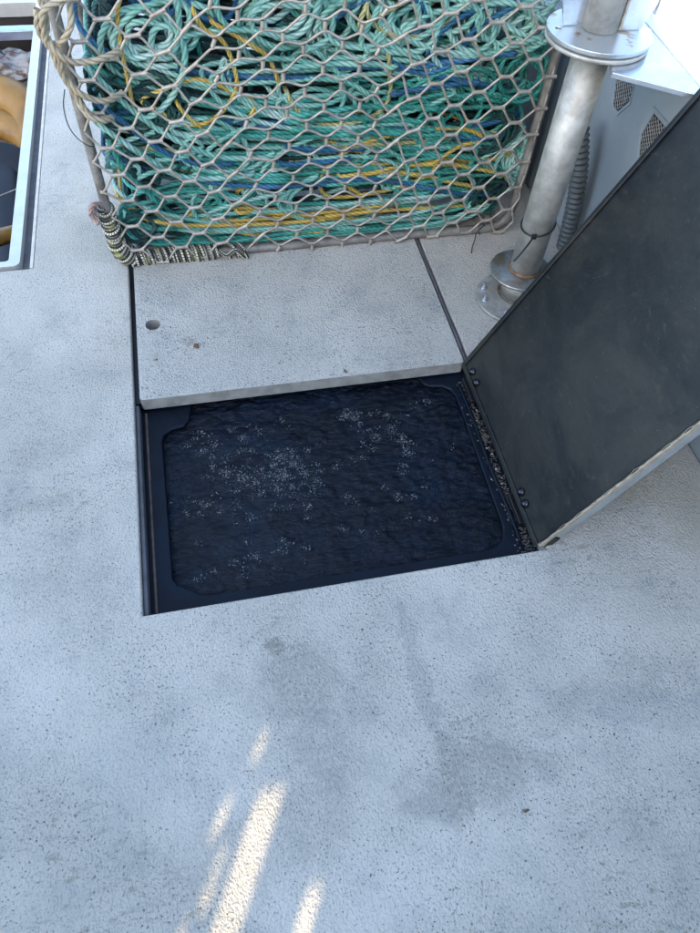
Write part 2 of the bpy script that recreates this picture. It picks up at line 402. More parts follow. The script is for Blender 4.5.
def crumb(px, py, r, seed, label, pz=0.0025):
    rr = random.Random(seed); bm = bmesh.new()
    for q in range(3):
        a = rr.random() * 6.3; cx = px + rr.gauss(0, r * .55); cy = py + rr.gauss(0, r * .4)
        ring = [bm.verts.new((cx + r * rr.uniform(.5, 1) * math.cos(a + k), cy + r * rr.uniform(.4, .9) * math.sin(a + k), pz + rr.uniform(0, .002))) for k in range(6)]
        c = bm.verts.new((cx, cy, pz + .0035))
        for k in range(6): bm.faces.new((ring[k], ring[(k + 1) % 6], c))
    tag(bm_obj('seaweed_scrap', bm, M_leaf), label, 'scrap', 'dried scraps on the deck')
crumb(-.056, 1.318, .0085, 3, 'brown curled scrap of dried weed in the middle of the hatch cover')
crumb(-.158, 1.287, .004, 5, 'tiny brown scrap below the finger hole of the hatch cover')
crumb(.300, 1.172, .005, 8, 'small dark scrap lying at the front edge of the hatch cover')
crumb(.405, .133, .003, 11, 'rusty brown scrap stuck to the deck in the foreground', .001)

# ------------------------------------------------------------------ open lid
LT = .4564; d = Vector((math.sin(LT), 0, math.cos(LT))); nrm = Vector((math.cos(LT), 0, -math.sin(LT)))
# local: X along the lid away from hinge, Y depth, Z = towards the inner (black) face
ML = Matrix(((d.x, 0, -nrm.x, .6015), (0, 1, 0, 0), (d.z, 0, -nrm.z, -.004), (0, 0, 0, 1)))
lid = empty('open_hatch', 'open hatch lid leaning back on its hinge, black inside, beside the live well', 'hatch lid')
t = NT('lid_black', .42, 0, .36)
s1 = t.noise(4.5, 7, t.pos((1.2, 1, 1.6), rot=(0, .5, 0)), rough=.66, dist=.5)
s2 = t.noise(34, 5, t.pos((.4, 1, 2.2)), rough=.7, dist=.6)
c = t.mix(t.ramp(s1, .36, .66), (.004, .005, .006), (.020, .019, .015))
c = t.mix(t.ramp(s2, .55, .8, 0, .6), c, (.055, .048, .035))
c = t.mix(t.ramp(t.noise(200, 1), .76, .80, 0, .5), c, (.14, .14, .12))
t.set('Base Color', c); t.set('Roughness', t.ramp(t.noise(11, 6, t.pos((.5, 1, 2)), dist=.6, rough=.7), .3, .7, .34, .52))
bb = t.bump(t.noise(6, 4, t.pos((.6, 1, 1.8)), dist=.8), .12, .010)
t.bump(t.noise(120, 3), .18, .002, bb)
M_lid = t.m
ly0, ly1, LL, TH = ya + .006, yb - .004, .80, .040
bm = bmesh.new(); add_box(bm, (.004, ly0 + .004, -.006), (LL, ly1 - .004, 0.0), ML); bm_obj('inner_panel', bm, M_lid, lid, bevel=.002)
t = NT('lid_shell', .5); t.set('Base Color', t.mix(t.ramp(t.noise(14, 5), .4, .7), (.27, .275, .265), (.19, .19, .175))); t.bump(t.noise(120, 3), .3, .002)
bm = bmesh.new(); add_box(bm, (.046, ly0, -TH), (LL, ly1, -.0065), ML); bm_obj('outer_shell', bm, t.m, lid, bevel=.009, seg=4)
# raised lip all round the inner face
for a, b in (((.0145, ly0 + .0005, -.003), (LL + .001, ly0 + .0075, .0022)), ((.0145, ly1 - .013, -.004), (LL + .001, ly1 - .0005, .0065)), ((.001, ly0 + .003, -.004), (.014, ly1 - .002, .0045)), ((.006, ly0 + .001, -TH + .006), (.045, ly1 - .001, -.0065))):
    bm = bmesh.new(); add_box(bm, a, b, ML); bm_obj('lip', bm, M_lid, lid, bevel=.0022)
# chipped pale coat along the near edge
bm = bmesh.new(); n = 150; prev = None
for k in range(n + 1):
    u = .012 + (LL - .02) * k / n
    w = .0008 + .0042 * max(0, noise.noise(Vector((u * 40, 0, 0))) + .25) + .0015 * max(0, noise.noise(Vector((u * 130, 3, 0)))); 
    e = .0011
    q = [bm.verts.new(ML @ Vector(p)) for p in ((u, ly0 - e, -.0075 - w), (u, ly0 - e, -.0015 + w * .3), (u, ly0 + w, .0026), (u, ly0 + w * .9, -.0075 - w))]
    if prev:
        for i in range(4): bm.faces.new((prev[i], prev[(i + 1) % 4], q[(i + 1) % 4], q[i]))
    prev = q
bm_obj('chipped_edge', bm, simple_mat('chipped_gelcoat', (.38, .31, .22), .6, 0, .4, 60, .4), lid)
for yy, uu in ((1.108, .026), (1.073, .024), (.745, .024), (.715, .022)):
    bm = bmesh.new(); Mb = ML @ Matrix.Translation((uu, yy, .0045))
    lathe(bm, [(.0095, -.004), (.0095, .001), (.0075, .0012), (.0072, .0035), (.005, .0062), (.0, .0072)], (0, 0, 0), 18, Mb)
    bm_obj('bolt', bm, simple_mat('wet_bolt', (.05, .05, .055), .12, .9), lid, True)
for yy in (.73, 1.09):
    box('hinge', (.598, yy - .04, -.036), (.622, yy + .04, -.022), M_black, lid, .002)

# ------------------------------------------------------------------ rope basket
YF = 1.66; XL, XR, ZT = -.238, .905, .80; YB = 2.10
cage = empty('rope_basket', 'galvanised wire mesh basket on a tube frame, packed with fishing rope', 'basket')
br = .0125
def bar(pts, r=br): sweep('frame_bar', [spline(pts, .012)], r, M_bar, cage, sides=12, lobes=0)
front = [(XL, ZT), (XL, .40), (XL + .003, .05), (XL + .018, .018), (XL + .06, br), (.3, br), (XR - .09, br), (XR - .045, .018), (XR - .015, .045), (XR - .003, .10), (XR, .45), (XR + .006, ZT)]
P = []
for i in range(len(front) - 1):
    a, b = front[i], front[i + 1]; L = math.dist(a, b); m = max(1, int(L / .06))
    for k in range(m): P.append((a[0] + (b[0] - a[0]) * k / m, YF + .012, a[1] + (b[1] - a[1]) * k / m))
P.append((front[-1][0], YF + .012, front[-1][1])); bar(P)
bar([(p[0], YB, p[2]) for p in P])
for xx in (XL, XR):
    bar([(xx + (.05 if xx < 0 else -.05), YF + .01, br), (xx + (.05 if xx < 0 else -.05), YB, br)]); bar([(xx, YF + .012, ZT), (xx, YB, ZT)])
bar([(XL, YF + .012, ZT), (XR, YF + .012, ZT)]); bar([(XL, YB, ZT), (XR, YB, ZT)])

def hp(x):  # half pitch of the mesh, tighter in the middle
    k = math.exp(-((x - .36) / .22) ** 2); return .0565 * (1 - k) + .0430 * k
Xc = [XL - .01]
while Xc[-1] < XR + .03: Xc.append(Xc[-1] + hp(Xc[-1]))
hz = .0382
NJ = int(ZT / hz) + 1
def node(i, j):
    x = Xc[i]; z = .012 + j * hz
    k = math.exp(-((x - .36) / .22) ** 2)
    z += .15 * k * z + .012 * math.sin(x * 4.2 + .4) * min(1, z * 4) + .006 * noise.noise(Vector((i * .7, j * .7, 0))) 
    x += .012 * math.sin(z * 7 + 1) + .05 * max(0, x - .5) * (j - 6) * .22 + .006 * noise.noise(Vector((i * .6, j * .6, 9)))
    y = YF - .004 + .012 * noise.noise(Vector((i * .23, j * .23, 4)))
    return np.array([x, y, z]), k
def nodebar(i, j):
    c, k = node(i, j); x, z = c[0], c[2]
    th = (math.pi / 2) * (1 / (1 + math.exp(-(x - .09 - .25 * (.35 - z)) * 22))) * (1 / (1 + math.exp((x - .50 + .10 * (z - .3)) * 30)))
    if x > .56: th *= 1
    tilt = .14 * noise.noise(Vector((i, j, 2)))
    b = (.0072 if th > math.pi / 4 else .0145) * np.array([math.cos(th + tilt), 0, math.sin(th + tilt)])
    return c - b, c + b, th > math.pi / 4
for j in range(-1, NJ):
    paths = []; path = []
    for i in range(len(Xc)):
        jj = j if (i + j) % 2 == 0 else j + 1
        lower = jj == j          # the strand dips to this node: it arrives from up-left, leaves up-right
        Pm, Pp, vert = nodebar(i, jj)
        side = np.array([0, 0, .0016 if lower else -.0016])
        if vert: path += [(Pp if lower else Pm) + side]
        else: path += [Pm + side, Pp + side]
    C = []
    for p in path:
        if p[2] < .008: p = p.copy(); p[2] = .008
        if p[0] < XL: p = p.copy(); p[0] = XL; p[1] += .003
        if p[0] > XR: p = p.copy(); p[0] = XR; p[1] += .003
        if not C or np.linalg.norm(C[-1] - p) > .004: C.append(p)
    C = np.array(C)
    for _ in range(2):
        A = C[:-1] * .86 + C[1:] * .14; B_ = C[:-1] * .14 + C[1:] * .86
        C = np.vstack([C[:1], np.stack([A, B_], 1).reshape(-1, 3), C[-1:]])
    if C[:, 2].max() < .02: continue
    curves = [(C, .0031)]
    for i in range(len(Xc)):
        if (i + j) % 2 == 0 and j >= 0 and XL < Xc[i] < XR:
            Pm, Pp, _ = nodebar(i, j); e = (Pp - Pm) * .12
            curves.append((np.linspace(Pm - e, Pp + e, 6), .0049))
    sweep('wire', curves, .0026, M_galv, cage, sides=8, lobes=0)

# ------------------------------------------------------------------ ropes in the basket
teal = rope_mat('rope_teal', (.07, .40, .31), (.02, .22, .17)); mint = rope_mat('rope_mint', (.36, .64, .53), (.15, .44, .35))
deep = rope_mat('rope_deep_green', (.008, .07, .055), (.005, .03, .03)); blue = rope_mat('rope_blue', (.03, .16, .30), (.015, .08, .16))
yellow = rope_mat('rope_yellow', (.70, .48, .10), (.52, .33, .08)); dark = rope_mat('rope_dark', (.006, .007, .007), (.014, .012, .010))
ylime = rope_mat('rope_straw', (.48, .42, .15), (.35, .36, .18))
def coil_curve(z0, turns, seed, inset=0.0, amp=.034, xl=XL + .014, xr=XR - .004, shape=1.0, dz=.012, drop=1.0, step=.0065):
    rs = np.random.RandomState(seed)
    n = int(turns * 90); tt = np.linspace(0, turns * 2 * np.pi, n) - math.pi * .5
    off = np.interp(tt, np.linspace(tt[0], tt[-1], turns * 3 + 2), rs.uniform(0, 1, turns * 3 + 2))
    cx, cy = (xl + xr) / 2, (YF + YB) / 2
    a = (xr - xl) / 2 - inset - off * .04; b = (YB - YF) / 2 - .020 - inset - off * .028
    ct, st = np.cos(tt), np.sin(tt)
    x = cx + a * np.sign(ct) * np.abs(ct) ** .55; y = cy + b * np.sign(st) * np.abs(st) ** .32
    k = int(turns)
    lay = np.interp(tt, np.linspace(tt[0], tt[-1], k + 1), rs.permutation(k + 1) * dz)
    z = z0 + lay
    for f in (1, 2, 3, 5):
        z = z + amp / f * np.sin(tt * f * .93 + rs.uniform(0, 6.3)) 
    z = z + np.interp(tt, np.linspace(tt[0], tt[-1], turns * 5), rs.normal(0, amp * .7, turns * 5))
    u = (x - xl) / (xr - xl)
    z = z + drop * min(1, z0 / .16) * (.12 * np.clip(.42 - u, 0, 1) ** 1.4 * 2.0 - .085 * np.clip(u - .62, 0, 1) * 1.9)
    y = y + .010 * np.sin(tt * 3.1 + seed)
    y = np.clip(y, YF + .014, YB - .01)
    lim = .022 + .02 * np.clip(1 - (y - YF) / .1, 0, 1)
    z = np.where(z < lim, lim + .004 * np.sin(tt * 9 + seed), z); z = np.minimum(z, ZT - .03)
    return resample(np.stack([x, y, z], 1), step)
def rope(curve, r, mat, label, group, name='rope_coil'):
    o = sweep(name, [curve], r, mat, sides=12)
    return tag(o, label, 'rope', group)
G = 'ropes packed in the wire basket'
specs = [  # z, turns, radius, material, label
 (.012, 5, .0062, teal, 'teal rope coil lying along the very bottom of the basket'),
 (.075, 4, .0062, mint, 'pale mint rope coil just above the basket floor'),
 (.130, 4, .0062, teal, 'teal rope coil under the lower yellow strands'),
 (.195, 4, .0064, teal, 'bright teal rope coil between the two yellow bands'),
 (.255, 4, .0064, mint, 'pale green rope coil at mid height of the basket'),
 (.315, 4, .0062, teal, 'teal rope coil crossing the basket behind the blue strand'),
 (.380, 4, .0064, teal, 'green rope coil stacked above mid height, dense in the middle'),
 (.445, 4, .0066, mint, 'light mint rope coil below the upper tangle')]
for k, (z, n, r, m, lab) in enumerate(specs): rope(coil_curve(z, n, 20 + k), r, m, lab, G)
for k, (z, n, r, m, lab) in enumerate([
 (.10, 2, .0062, yellow, 'yellow rope running through the lowest strands of the pile'),
 (.225, 2, .0062, yellow, 'golden yellow rope band at mid height on the right'),
 (.300, 1, .0060, ylime, 'faded straw yellow rope among the mid-height teal strands'),
 (.340, 2, .0068, blue, 'bright blue rope running across the upper middle'),
 (.480, 1, .0068, blue, 'blue rope showing in the upper right of the tangle'),
 (.17, 1, .0068, blue, 'blue rope low in the pile, mostly hidden')]):
    rope(coil_curve(z, n, 60 + k, amp=.028, inset=-.006), r, m, lab, G)
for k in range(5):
    rope(coil_curve(.02 + .10 * k, 6, 130 + k, inset=.020, amp=.022, dz=.018, step=.009), .0066, deep, 'dark green rope coil, shade put in its colour, behind the front strands, ' + ('lowest', 'second from the bottom', 'in the middle', 'second from the top', 'uppermost')[k], 'ropes behind the front strands')  # dark rope colour stands in for shade behind the front strands
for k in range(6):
    rope(coil_curve(.05 + .11 * k, 5, 90 + k, inset=.045, amp=.03, dz=.02, step=.012), .0085, (deep, dark)[k % 2], ('dark green filler rope, shade put in its colour, deep inside the basket, layer %s' if k % 2 == 0 else 'blackish filler rope, shade put in its colour, deep inside the basket, layer %s') % ('nearest the floor', 'second from the floor', 'third from the floor', 'at mid height', 'below the top tangle', 'at the top')[k], 'dark filler ropes at the heart of the pile')  # filler ropes coloured dark to paint the shade in the gaps
# upper tangle: long wandering loops
def tangle(seed, cx, cz, n, rmin, rmax, spread, y=1.70, ydepth=.05, flat=.8):
    rs = np.random.RandomState(seed); pts = []; a = rs.uniform(0, 6.3); x, z = cx, cz
    for k in range(n):
        r = rs.uniform(rmin, rmax); dirn = rs.choice([-1, 1]); m = rs.randint(4, 8)
        nxp = cx + rs.normal(0, spread); nz = cz + rs.normal(0, spread * .5)
        for q in range(m):
            f = q / m; a += dirn * .85
            px = x + (nxp - x) * f + r * math.cos(a); pz = z + (nz - z) * f + r * flat * math.sin(a)
            pts.append((min(max(px, XL + .03), XR - .014), y + ydepth * (.5 + .5 * math.sin(a * .5 + k)) * rs.uniform(.3, 1), min(max(pz, .03), ZT - .03)))
        x, z = nxp, nz
    return spline(pts, .0065)
GT = 'tangled ropes at the top of the basket'
tg = [(1, -.04, .58, 9, .05, .10, .07, mint, 'pale mint rope tangle looping at the upper left of the basket'),
 (2, .20, .60, 11, .06, .12, .09, mint, 'mint rope tangle left of the middle at the top'),
 (3, .42, .60, 12, .06, .13, .09, mint, 'washed-out green rope tangle in the top middle'),
 (4, .62, .58, 12, .06, .13, .09, mint, 'pale green rope tangle right of the middle at the top'),
 (5, .80, .56, 14, .05, .09, .07, mint, 'pale green rope tangle in the upper right corner'),
 (6, .30, .50, 10, .08, .14, .12, teal, 'teal rope looping behind the top middle tangle'),
 (7, .60, .50, 12, .08, .15, .14, teal, 'teal rope looping behind the upper right tangle'),
 (8, -.10, .42, 10, .05, .09, .05, deep, 'dark green rope loops at the left side of the basket'),
 (9, -.12, .26, 9, .03, .06, .05, deep, 'dark green knotted rope at the lower left of the basket'),
 (10, .10, .72, 9, .08, .15, .1, teal, 'green rope heap at the top left above the mesh rows'),
 (11, .40, .74, 9, .08, .15, .12, mint, 'mint rope heap at the very top middle'),
 (12, .70, .74, 9, .08, .15, .1, mint, 'mint rope heap at the very top right'),
 (13, .52, .56, 7, .06, .12, .12, blue, 'blue rope winding through the upper right tangle'),
 (14, .00, .66, 5, .05, .08, .06, blue, 'blue rope ends at the upper left by the tan lashing'),
 (15, .50, .66, 7, .06, .12, .14, ylime, 'faded yellow rope winding through the top tangle'),
 (16, .34, .42, 14, .07, .15, .18, mint, 'pale mint rope crossing back and forth in the middle'),
 (17, .66, .36, 13, .06, .13, .12, teal, 'teal rope looping at the right side, mid height'),
 (18, .00, .30, 12, .05, .12, .10, mint, 'mint rope looping at the left side, mid height'),
 (19, .30, .22, 13, .08, .18, .20, mint, 'pale green rope bent in flat loops low in the middle'),
 (20, .68, .19, 12, .09, .18, .09, teal, 'teal rope bent in flat loops at the lower right'),
 (21, .02, .16, 11, .08, .16, .08, teal, 'teal rope bent in flat loops at the lower left'),
 (22, .52, .10, 7, .12, .24, .16, mint, 'faded mint rope in flat loops just above the bottom bar'),
 (23, .60, .25, 5, .10, .20, .14, yellow, 'yellow rope crossing the lower right of the pile'),
 (24, .22, .12, 4, .08, .16, .14, yellow, 'yellow rope crossing the lower left of the pile'),
 (25, .82, .30, 8, .03, .06, .03, deep, 'dark green rope bunched against the right frame bar'),
 (26, .83, .12, 8, .03, .06, .03, deep, 'dark green rope bunched in the lower right corner'),
 (28, .85, .45, 11, .03, .07, .04, teal, 'teal rope bunched against the right frame bar, upper part'),
 (29, .86, .22, 11, .03, .07, .04, mint, 'pale green rope bunched against the right frame bar, lower part'),
 (27, -.17, .10, 7, .03, .05, .02, deep, 'dark green rope bunched in the lower left corner')]
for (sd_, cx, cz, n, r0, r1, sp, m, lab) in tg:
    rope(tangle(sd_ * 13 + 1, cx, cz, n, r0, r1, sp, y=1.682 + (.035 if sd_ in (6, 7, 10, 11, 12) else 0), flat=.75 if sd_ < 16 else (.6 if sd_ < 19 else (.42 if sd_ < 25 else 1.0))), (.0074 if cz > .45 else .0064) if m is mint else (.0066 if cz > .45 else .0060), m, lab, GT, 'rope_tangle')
def traced(pts, r, mat, label, y=1.682, name='rope_loop'):
    rs = np.random.RandomState(len(label))
    P = [(x, y + rs.uniform(-.003, .006), z) for x, z in pts]
    P = [(P[0][0], P[0][1] + .06, P[0][2])] + P + [(P[-1][0], P[-1][1] + .06, P[-1][2])]
    rope(spline(P, .005), r, mat, label, G, name)
traced([(-.10, .66), (-.115, .62), (-.12, .56), (-.12, .50), (-.12, .43)], .0052, yellow, 'thin yellow strand hanging at the upper left of the basket')
traced([(.04, .63), (.06, .59), (.10, .56), (.12, .50), (.12, .46), (.09, .41), (.04, .38), (-.02, .38), (-.06, .41), (-.10, .44), (-.05, .46), (.02, .48), (.07, .47), (.13, .44), (.16, .42), (.15, .39)], .0056, yellow, 'yellow rope making a big open loop at the upper left')
traced([(-.02, .43), (.0, .40), (.03, .37)], .0052, yellow, 'short yellow strand inside the big open yellow loop')
traced([(.48, .52), (.49, .47), (.495, .43), (.48, .39), (.44, .365), (.38, .355), (.32, .36), (.27, .39), (.24, .44)], .0062, ylime, 'straw yellow rope hanging in a deep curve near the middle')
traced([(.08, .60), (.13, .57), (.17, .545), (.20, .52), (.22, .47)], .0056, yellow, 'yellow strand slanting down left of the middle')
traced([(.01, .66), (.01, .61), (-.0, .565), (-.02, .535), (-.045, .54), (-.055, .565), (-.04, .595), (-.01, .595), (.01, .565), (.01, .52), (-.02, .46), (-.06, .42), (-.10, .40)], .0078, mint, 'pale mint rope with a small round loop at the upper left', 1.678)
traced([(-.20, .44), (-.15, .395), (-.10, .34), (-.05, .30), (.02, .275), (.1, .27)], .0074, blue, 'blue strand slanting down the left side of the pile')
traced([(-.21, .40), (-.16, .35), (-.10, .29), (-.04, .25), (.04, .235), (.14, .24)], .0078, mint, 'pale green strand sweeping from the left side to the middle', 1.676)
traced([(-.20, .52), (-.14, .44), (-.07, .37), (.0, .32), (.08, .29), (.2, .28)], .0078, mint, 'light green strand slanting under the open yellow loop', 1.68)
traced([(-.19, .34), (-.17, .27), (-.13, .21), (-.10, .17)], .0070, teal, 'short teal strand dropping steeply at the lower left')
for i, (zz, xa, xb, lab) in enumerate(((.205, .42, .86, 'golden strand sloping down to the right, upper one'), (.185, .38, .80, 'golden strand sloping down to the right, lower one'), (.10, .10, .5, 'golden strand low down in the middle of the pile'), (.07, .02, .34, 'golden strand just above the bottom bar'))):
    xs_ = np.linspace(xa, xb, 9); traced([(x, zz + .03 * math.sin((x - xa) * 7 + i) - .10 * max(0, x - .55)) for x in xs_], .0062, yellow, lab, 1.684)
for i, (zz, xa, xb, m, lab) in enumerate(((.385, .26, .62, teal, 'taut teal strand across the middle, topmost of three'), (.362, .24, .60, teal, 'taut teal strand across the middle, second of three'), (.340, .25, .62, teal, 'taut teal strand across the middle, lowest of three'),
        (.30, .24, .44, blue, 'short blue strand in the middle of the pile'), (.27, .22, .40, blue, 'short blue strand just below the other in the middle'), (.50, .56, .80, blue, 'light blue strand near the upper right'), (.43, .50, .72, blue, 'blue strand over the upper right teal ropes'), (.49, .24, .5, mint, 'pale mint strand bowed across the upper middle'))):
    xs_ = np.linspace(xa, xb, 7); traced([(x, zz + .012 * math.sin((x - xa) * 9 + i)) for x in xs_], .0074, m, lab, 1.680)

# ------------------------------------------------------------------ lashings on the basket frame
tan = rope_mat('rope_tan', (.52, .42, .28), (.36, .30, .20), (.15, .12, .08))
lash = empty('tan_lashing', 'frayed tan rope lashed round the upper left corner post of the basket', 'rope')
def px(pts, y=1.625): return [(p[0], y + (p[2] if len(p) > 2 else 0), p[1]) for p in pts]
for pts in ([(-.262, .60), (-.252, .655, -.01), (-.215, .675, -.006), (-.17, .69), (-.11, .70, .01)],
            [(-.262, .66), (-.270, .62), (-.256, .585), (-.252, .55), (-.243, .52), (-.232, .49), (-.222, .46), (-.214, .44), (-.205, .42, .03)],
            [(-.250, .68), (-.252, .63, .006), (-.262, .60), (-.245, .565), (-.247, .53), (-.234, .50), (-.226, .475), (-.216, .45), (-.190, .415, .02)],
            [(-.262, .61, .01), (-.245, .580, -.008), (-.222, .562, -.008), (-.195, .556), (-.165, .560), (-.135, .562, .02), (-.12, .56, .05)],
            [(-.246, .53, .01), (-.225, .500, -.008), (-.195, .480, -.006), (-.165, .474), (-.135, .474, .03)],
            [(-.25, .585, .02), (-.23, .600, -.006), (-.205, .63, -.004), (-.2, .66, .02)],
            [(-.235, .47, .02), (-.215, .445, -.006), (-.185, .43, 0), (-.17, .42, .03)]):
    sweep('strand', [spline(px(pts), .004)], .0072, tan, lash, sides=12)
tw = rope_mat('twine_green', (.02, .05, .04), (.02, .03, .03))
tag(sweep('twine', [spline([(-.252, 1.63, .50), (-.262, 1.615, .47), (-.262, 1.61, .43), (-.250, 1.61, .40), (-.232, 1.62, .375), (-.222, 1.635, .365)], .004)], .0013, tw, sides=6, lobes=0), 'thin dark green twine end hanging from the tan lashing', 'twine')

# black and cream cord served round the lower left corner
t = NT('striped_cord', .6); uvp = t.pos((1, 1, 1), 'UV')
w = t.N.new('ShaderNodeTexWave'); w.bands_direction = 'Y'; w.inputs['Scale'].default_value = 36; w.inputs['Distortion'].default_value = 0; t.L.new(uvp, w.inputs[0])
sx = t.N.new('ShaderNodeSeparateXYZ'); t.L.new(uvp, sx.inputs[0])
line = t.math('COSINE', t.math('MULTIPLY', sx.outputs[0], 18.85))
tick = t.math('SINE', t.math('ADD', t.math('MULTIPLY', sx.outputs[1], 1050), t.math('MULTIPLY', sx.outputs[0], 6.283)))
side = t.math('MULTIPLY', t.ramp(line, -.1, .25), t.ramp(tick, -.75, -.3))
c = t.mix(side, (.016, .016, .014), (.62, .56, .40))
c = t.mix(t.ramp(t.noise(18, 3), .55, .7, 0, .5), c, (.35, .36, .06))
t.set('Base Color', c); t.bump(side, .4, .001); M_cord = t.m
cord = empty('striped_cord_whipping', 'black and cream cord wound tightly round the lower left corner of the basket', 'cord')
def helix(c0, c1, turns, rad, seed, slant=.0, r=.0052):
    rs = np.random.RandomState(seed); c0 = np.array(c0); c1 = np.array(c1); ax = (c1 - c0) / np.linalg.norm(c1 - c0)
    u = np.array([0, -1., 0]); v = np.cross(ax, u); n = int(turns * 22)
    out = []
    jit = np.interp(np.linspace(0, turns, n), np.arange(int(turns) + 2), rs.uniform(-.003, .005, int(turns) + 2))
    for k in range(n):
        f = k / (n - 1); a = f * turns * 2 * math.pi
        out.append(c0 + (c1 - c0) * f + (u * math.cos(a) + v * math.sin(a)) * (rad + jit[k]) + ax * slant * math.cos(a))
    return resample(np.array(out), .004)
YC = YF + .012
sweep('winding', [helix((-.205, YC, .014), (.030, YC, .014), 17, .0185, 1, .003)], .0064, M_cord, cord, sides=14, lobes=0)
sweep('winding', [helix((-.240, YC, .185), (-.232, YC, .050), 8, .0185, 2, .006)], .0064, M_cord, cord, sides=14, lobes=0)
sweep('winding', [helix((-.232, YC, .06), (-.205, YC, .016), 5, .021, 5, .006)], .0064, M_cord, cord, sides=14, lobes=0)
sweep('winding', [helix((.048, YC, .014), (.105, YC, .014), 2.6, .021, 3, .016)], .0050, M_cord, cord, sides=14, lobes=0)
sweep('cord_end', [spline([(.035, YC - .02, .03), (.055, YC - .03, .02), (.08, YC - .03, .035), (.10, YC - .03, .012), (.112, YC - .03, .006), (.105, YC - .034, .03)], .004)], .0050, M_cord, cord, sides=14, lobes=0)
pink = rope_mat('rope_pink', (.55, .33, .27), (.42, .25, .2))
tag(sweep('frayed_rope', [spline([(-.245, 1.65, .205), (-.262, 1.63, .215), (-.272, 1.63, .19), (-.26, 1.64, .175), (-.268, 1.65, .2), (-.275, 1.66, .165), (-.262, 1.645, .15)], .004)], .0065, pink, sides=12), 'faded pink frayed rope end above the striped cord winding', 'rope')
tag(sweep('dark_tie', [spline([(.80, 1.645, .035), (.795, 1.63, .045), (.783, 1.625, .035), (.78, 1.62, .015), (.768, 1.60, .006), (.758, 1.575, .004)], .004), spline([(.80, 1.66, .04), (.81, 1.64, .05), (.79, 1.63, .04), (.80, 1.635, .02)], .004)], .0017, M_black, sides=6, lobes=0), 'short black twine tie hanging from the basket bottom right', 'twine')

# ------------------------------------------------------------------ steel post
PX, PY, ZF = .838, 1.400, .676
post = empty('steel_post', 'round stainless steel post on a bolted foot behind the open lid', 'post')
bm = bmesh.new(); lathe(bm, [(.040, .082), (.040, ZF - .018)], (PX, PY, 0), 40); bm_obj('tube', bm, M_ss, post, True)
bm = bmesh.new(); lathe(bm, [(.043, .0795), (.045, .083), (.041, .089)], (PX, PY, 0), 40); bm_obj('weld', bm, simple_mat('rusty_weld', (.22, .13, .07), .6, .3, .5, 60, .4), post, True)
t = NT('foot_plate', .3, .8); t.set('Base Color', t.mix(t.ramp(t.noise(16, 4), .45, .62), (.46, .48, .49), (.30, .25, .19))); M_foot = t.m
bm = bmesh.new(); lathe(bm, [(.083, .071), (.085, .073), (.085, .077), (.083, .079)], (PX - .008, PY, 0), 44); bm_obj('foot_flange', bm, M_foot, post, True)
bm = bmesh.new(); lathe(bm, [(.050, .010), (.050, .071)], (PX, PY - .01, 0), 32); bm_obj('foot_stub', bm, M_ss, post, True)
bm = bmesh.new(); plate(bm, circ(PX - .018, PY - .030, .108, 48), [circ(PX, PY - .012, .060, 32)], .0015, .010); bm_obj('base_ring', bm, M_ss, post, bevel=.002)
for a in (150, 180, 232, 300, 20, 80):
    cx, cy = PX - .018 + .090 * math.cos(math.radians(a)), PY - .03 + .090 * math.sin(math.radians(a))
    bm = bmesh.new(); lathe(bm, [(.010, .010), (.010, .012), (.0068, .0125), (.0068, .018), (.004, .0185), (.004, .030), (.0, .031)], (cx, cy, 0), 6 if a % 20 else 12); bm_obj('bolt', bm, M_plate, post)
bm = bmesh.new(); lathe(bm, [(.104, -.018), (.106, -.016), (.106, -.010), (.104, -.009)], (PX, PY, ZF), 56); bm_obj('lower_flange', bm, M_ss, post, True)
t = NT('flange_steel', .3, .8); t.set('Base Color', t.mix(t.ramp(t.noise(22, 4), .56, .68), (.58, .60, .60), (.34, .22, .12))); t.bump(t.noise(160, 3), .1, .001)
bm = bmesh.new(); plate(bm, circ(PX, PY, .107, 56), [circ(PX - .085, PY + .012, .0065, 12)], ZF - .005, ZF + .004); bm_obj('upper_flange', bm, t.m, post, bevel=.0015)
bm = bmesh.new(); lathe(bm, [(.036, ZF + .005), (.036, 1.02)], (PX + .002, PY + .006, 0), 36); bm_obj('upper_tube', bm, M_ss, post, True)
def gusset(x_in, x_out, y, name='gusset'):
    bm = bmesh.new(); s = 1 if x_out > x_in else -1
    prof = [(x_in, ZF + .005), (x_out - s * .018, ZF + .005), (x_out, ZF + .05), (x_out, ZF + .33), (x_in, ZF + .33)]
    a = [bm.verts.new((x, y, z)) for x, z in prof]; b = [bm.verts.new((x, y + .008, z)) for x, z in prof]
    bm.faces.new(a); bm.faces.new(b[::-1])
    for i in range(5): bm.faces.new((a[i], a[(i + 1) % 5], b[(i + 1) % 5], b[i]))
    bm_obj(name, bm, M_plate, post, bevel=.0015)
gusset(PX + .034, PX + .103, PY - .012); gusset(PX - .030, PX - .088, PY + .018)
sweep('weld_bead', [spline([(PX + .035 + R.uniform(-.001, .001), PY - .016, ZF + .01 + k * .009) for k in range(30)], .002)], .0034, M_ss, post, sides=8, lobes=0)
